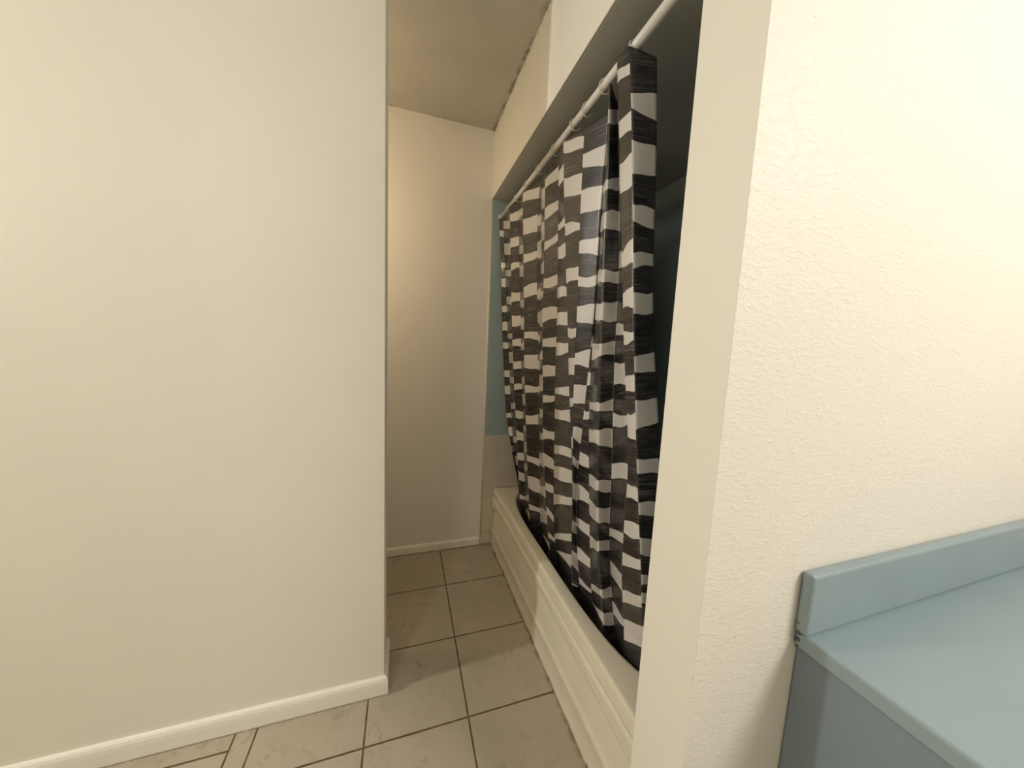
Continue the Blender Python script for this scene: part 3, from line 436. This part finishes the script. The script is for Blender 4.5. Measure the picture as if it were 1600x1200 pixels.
s = ap.modifiers.new('thickness','SOLIDIFY'); s.thickness = .004; s.offset = -1
bm = bmesh.new(); box(bm, (.60,YA+.03,.0), (1.20,YB_-.03,.06)); keep(link('foot', bm, TUB), tub)

# ------------------------------------------------------------------ curtain rod and rings
rod = empty('curtain_rod', 'straight cream shower curtain rod spanning the alcove under the dark soffit', 'curtain rod', (XR,1.238,ZR))
bm = bmesh.new(); cyl(bm, (XR,Y_WING2+TT,ZR), (XR,1.36,ZR), RR+.0012, 32); keep(link('outer_tube', bm, ROD, smooth=False), rod)
bm = bmesh.new(); cyl(bm, (XR,1.34,ZR), (XR,Y_BACK-TT,ZR), RR, 32); keep(link('inner_tube', bm, ROD), rod)
for y0,y1 in ((Y_WING2+TT,Y_WING2+TT+.016),(Y_BACK-TT,Y_BACK-TT-.016)):
    bm = bmesh.new(); cyl(bm, (XR,y0,ZR), (XR,y1,ZR), .021, 32, .016); keep(link('end_cap', bm, ROD), rod)
for o in rod.children:
    for p in o.data.polygons: p.use_smooth = len(p.vertices) == 4

RING_Y = [.774,.902,1.001,1.078,1.230,1.380,1.522,1.668,1.807]
ORD = ['curtain ring on the rod nearest the camera, beside the loose curtain edge','second curtain ring on the rod from the camera end','third curtain ring on the rod from the camera end',
       'fourth curtain ring on the rod from the camera end','fifth curtain ring on the rod, the middle one of the nine','fourth curtain ring on the rod from the back wall','third curtain ring on the rod from the back wall',
       'second curtain ring on the rod from the back wall','last curtain ring on the rod, nearest the back wall']
bm = bmesh.new(); torus(bm, (0,0,0), (0,1,0), .0190, .0018); proto = link('curtain_ring', bm, RING, smooth=True)
for i,y in enumerate(RING_Y):
    o = proto if i == 0 else proto.copy()
    if i: C.objects.link(o)
    o.location = (XR+.0005*((i*7)%3-1), y, ZR-.0050); o.rotation_euler = (math.radians((-9,7,12,-6,10,-8,6,-11,8)[i]), 0, math.radians((5,-8,4,-6,9,-4,7,-5,6)[i]))
    tag(o, 'clear '+ORD[i], 'curtain ring', 'clear rings along the shower curtain rod')

# ------------------------------------------------------------------ shower curtain
ROWS, SUB = 330, 9
def edge_at(e, f):
    """e: (K,3); resample by relative height f in 0..1 from top to bottom"""
    z = e[0,2]+(e[-1,2]-e[0,2])*f
    return np.stack([np.interp(-z,-e[:,2],e[:,0]), np.interp(-z,-e[:,2],e[:,1]), z], 1)
fr = np.linspace(0,1,ROWS+1)
EV = np.stack([edge_at(np.array(e), fr) for e in EDGES], 1)          # rows, edges, 3
NE = EV.shape[1]
def curve(j, u):
    """cross-section of the pleats between fold j and j+1: straight cloth with a little roundness at the folds"""
    p0, p1, p2, p3 = EV[:,max(j-1,0)], EV[:,j], EV[:,j+1], EV[:,min(j+2,NE-1)]
    lin = p1*(1-u)+p2*u
    L = np.linalg.norm((p2-p1)[:,:2], axis=1)[:,None]
    def tang(a, b, lim):
        d = b-a; n = np.linalg.norm(d[:,:2], axis=1)[:,None]+1e-6
        return d/n*lim
    m1 = tang(p0, p2, L*.75); m2 = tang(p1, p3, L*.75)
    h = (2*u**3-3*u**2+1)*p1+(u**3-2*u**2+u)*m1+(-2*u**3+3*u**2)*p2+(u**3-u**2)*m2
    o = lin*.72+h*.28; o[:,2] = lin[:,2]
    return o
us = np.linspace(0,1,SUB+1)
cols = []
for j in range(NE-1):
    for i in range(SUB): cols.append((j, us[i]))
cols.append((NE-2, 1.0))
V = np.stack([curve(j,u) for j,u in cols], 1)                         # rows, cols, 3
# soft wrinkles, fading towards the ring line
for c in range(V.shape[1]):
    for r in range(0, ROWS+1):
        p = V[r,c]; w = min(1, r/60)
        V[r,c,0] += w*.0035*noise.noise(Vector((p[1]*9, p[2]*3.2, 3.7)))
nc = V.shape[1]
# keep the cloth on the bathtub side of the front rim and clear of the basin wall
def rim_in(y):
    t = np.clip(abs((y-cyb)/bb), 0, .93); return cxb-ab*(1-t**4)**.25
zz = V[:,:,2]; lim = rim_in(V[:,:,1])+.006+np.maximum(0,Z_TUB-zz)*.20
V[:,:,0] = np.where(zz < Z_TUB+.015, np.maximum(V[:,:,0], lim), V[:,:,0])
idx = np.arange((ROWS+1)*nc).reshape(ROWS+1, nc)
faces = np.stack([idx[:-1,:-1], idx[1:,:-1], idx[1:,1:], idx[:-1,1:]], -1).reshape(-1,4)
me = bpy.data.meshes.new('shower_curtain')
me.from_pydata(V.reshape(-1,3).tolist(), [], faces.tolist())
# cloth coordinates in metres
dist = np.concatenate([[0], np.cumsum(np.linalg.norm(np.diff(V[ROWS//2,:,:2], axis=0), axis=1))])
me.uv_layers.new(name='cloth'); me.attributes.new('print', 'FLOAT', 'CORNER')
uvd = np.zeros((len(faces),4,2)); pr = np.zeros((len(faces),4))
def sd(j, u, z):
    """signed distance (m, up the cloth) to the nearest light block of pleat column j"""
    best = -1.0
    k = j*1.7
    for n,(a,b,c,d) in enumerate(LIGHT_BLOCKS[j]):
        q = math.sin(u*math.pi)
        zt = a+(b-a)*u+.0032*math.sin(n*2.3+k)*q+.0014*math.sin(2*math.pi*u+n*1.1+k)
        zb = c+(d-c)*u+.0032*math.sin(n*1.7+k+1)*q+.0014*math.sin(2*math.pi*u+n*2.9+k)
        best = max(best, min(zt-z, z-zb))
    return max(best, -.05)
# the weft runs along the edges of the printed blocks
TILT = np.zeros((NE-1, ROWS+1))
for j in range(NE-1):
    q = sorted([((a+b)/2,b-a) for a,b,c,d in LIGHT_BLOCKS[j]]+[((c+d)/2,d-c) for a,b,c,d in LIGHT_BLOCKS[j]])
    zq = np.array([p[0] for p in q]); tq = np.array([p[1] for p in q])
    tq = np.convolve(np.pad(tq, 2, mode='edge'), np.ones(5)/5, mode='valid')
    TILT[j] = np.interp(V[:, j*SUB+SUB//2, 2], zq, tq)
SD = np.zeros((NE-1, SUB+1, ROWS+1))
for j in range(NE-1):
    for i in range(SUB+1):
        zc = V[:, j*SUB+i, 2]
        for r in range(ROWS+1): SD[j,i,r] = sd(j, us[i], zc[r])
k = 0
cornr = ((0,0),(1,0),(1,1),(0,1))
for r in range(ROWS):
    for c in range(nc-1):
        j, i = divmod(c, SUB)
        for q,(dr,dc) in enumerate(cornr):
            uvd[k,q] = (dist[c+dc], V[r+dr,c+dc,2]-TILT[j,r+dr]*(us[i+dc]-.5)+.37*j); pr[k,q] = SD[j,i+dc,r+dr]
        k += 1
me.uv_layers['cloth'].data.foreach_set('uv', uvd.reshape(-1).astype(np.float32)); me.attributes['print'].data.foreach_set('value', pr.reshape(-1).astype(np.float32))
me.materials.append(CURTAIN)
for p in me.polygons: p.use_smooth = True
cur = bpy.data.objects.new('shower_curtain', me); C.objects.link(cur)
tag(cur, 'charcoal and pale grey brush-block print shower curtain hanging in pleats inside the bathtub', 'shower curtain')
s = cur.modifiers.new('thickness','SOLIDIFY'); s.thickness = .0012; s.offset = 0

# ------------------------------------------------------------------ vanity (only its left end reaches into the frame)
VX, VB = .703, Y_WING-.002
van = empty('bathroom_vanity', 'blue laminate bathroom vanity against the bright textured wall at the lower right edge', 'vanity', (VX,VB,0))
bm = bmesh.new(); box(bm, (VX+.016,VB-.46,.09), (VX+1.05,VB,.715), .002, 1); box(bm, (VX+.016,VB-.40,0), (VX+1.05,VB,.09)); keep(link('cabinet', bm, BLUE), van)
bm = bmesh.new(); box(bm, (VX+.004,VB-.49,.715), (VX+1.07,VB,.748), .006, 3); keep(link('countertop', bm, BLUETOP), van)
bm = bmesh.new(); box(bm, (VX,VB-.021,.748), (VX+1.07,VB,.868), .006, 3); keep(link('backsplash', bm, BLUETOP), van)
for q in range(2):
    x0 = VX+.05+q*.50
    bm = bmesh.new(); box(bm, (x0,VB-.478,.13), (x0+.46,VB-.46,.69), .004, 2); d = keep(link('door', bm, BLUE), van)
    bm = bmesh.new(); cyl(bm, (x0+(.42 if q==0 else .04),VB-.478,.60), (x0+(.42 if q==0 else .04),VB-.503,.60), .009, 20, .014)
    kn = link('knob', bm, KNOB); kn.parent = d
# bead of old caulk at the wall joint, squeezed out and dirty
t = NT('old_caulk'); P,_ = t.pos(); t.col(t.mix(t.ramp(t.noise(P, 70, 3),.4,.6), (.07,.085,.09), (.30,.32,.30))); t.set(Roughness=.7)
bm = bmesh.new()
for a,b,r in (((VX-.001,VB-.006,.752),(VX+.013,VB-.008,.736),.0035),((VX+.002,VB-.006,.735),(VX+.018,VB-.008,.722),.0042),((VX+.0,VB-.005,.768),(VX+.004,VB-.005,.764),.003),((VX+.004,VB-.006,.722),(VX+.02,VB-.008,.717),.0035)):
    cyl(bm, a, b, r, 10, r*.6)
keep(link('caulk_bead', bm, t.m, smooth=True), van)

# ------------------------------------------------------------------ light
def area(name, loc, target, sx, sy, power, col):
    l = bpy.data.lights.new(name, 'AREA'); l.shape = 'RECTANGLE'; l.size = sx; l.size_y = sy; l.energy = power; l.color = col
    o = bpy.data.objects.new(name, l); C.objects.link(o); o.location = loc
    o.rotation_euler = (Vector(target)-Vector(loc)).to_track_quat('-Z','Y').to_euler(); return o
# room light above the vanity side, behind and to the right of the camera
area('room_light', (1.5,-1.0,2.34), (.2,.8,1.0), .90, .45, 35.5, (1,.955,.90))
# lamp near the far end of the partition, to the left
area('left_lamp', (-2.2,.98,1.95), (.6,.95,1.2), .10, .5, 22.5, (1,.95,.86))
# warm bulb in the part of the corridor behind the partition
b = bpy.data.lights.new('corridor_bulb','POINT'); b.energy = 8.2; b.color = (1,.80,.55); b.shadow_soft_size = .06
o = bpy.data.objects.new('corridor_bulb', b); C.objects.link(o); o.location = (-.60,1.47,1.88)
# ceiling light of the main room, behind the camera
area('ceiling_light', (-1.0,-.7,2.40), (-.7,.2,0), .35, .35, 12.0, (1,.955,.88))
w = bpy.data.worlds.new('world'); scene.world = w; w.use_nodes = True
w.node_tree.nodes['Background'].inputs['Color'].default_value = (1,.95,.85,1); w.node_tree.nodes['Background'].inputs['Strength'].default_value = .05

# ------------------------------------------------------------------ camera
yaw, pitch, roll = map(math.radians, (17.9448,-6.3298,2.5342))
F = Vector((math.sin(yaw)*math.cos(pitch), math.cos(yaw)*math.cos(pitch), math.sin(pitch)))
R0 = Vector((math.cos(yaw), -math.sin(yaw), 0)); U0 = R0.cross(F)
Rv = math.cos(roll)*R0+math.sin(roll)*U0; Uv = -math.sin(roll)*R0+math.cos(roll)*U0
cam = bpy.data.cameras.new('camera'); cam.sensor_width = 36; cam.sensor_fit = 'HORIZONTAL'; cam.lens = 525.5946/1600*36; cam.clip_start = .02
co = bpy.data.objects.new('camera', cam); C.objects.link(co)
m = Matrix((Rv, Uv, -F)).transposed().to_4x4(); m.translation = (0,0,CAM_Z); co.matrix_world = m
scene.camera = co
vs = scene.view_settings; vs.view_transform = 'Standard'; vs.look = 'None'; vs.gamma = 1; vs.use_curve_mapping = False; vs.exposure = 0.15
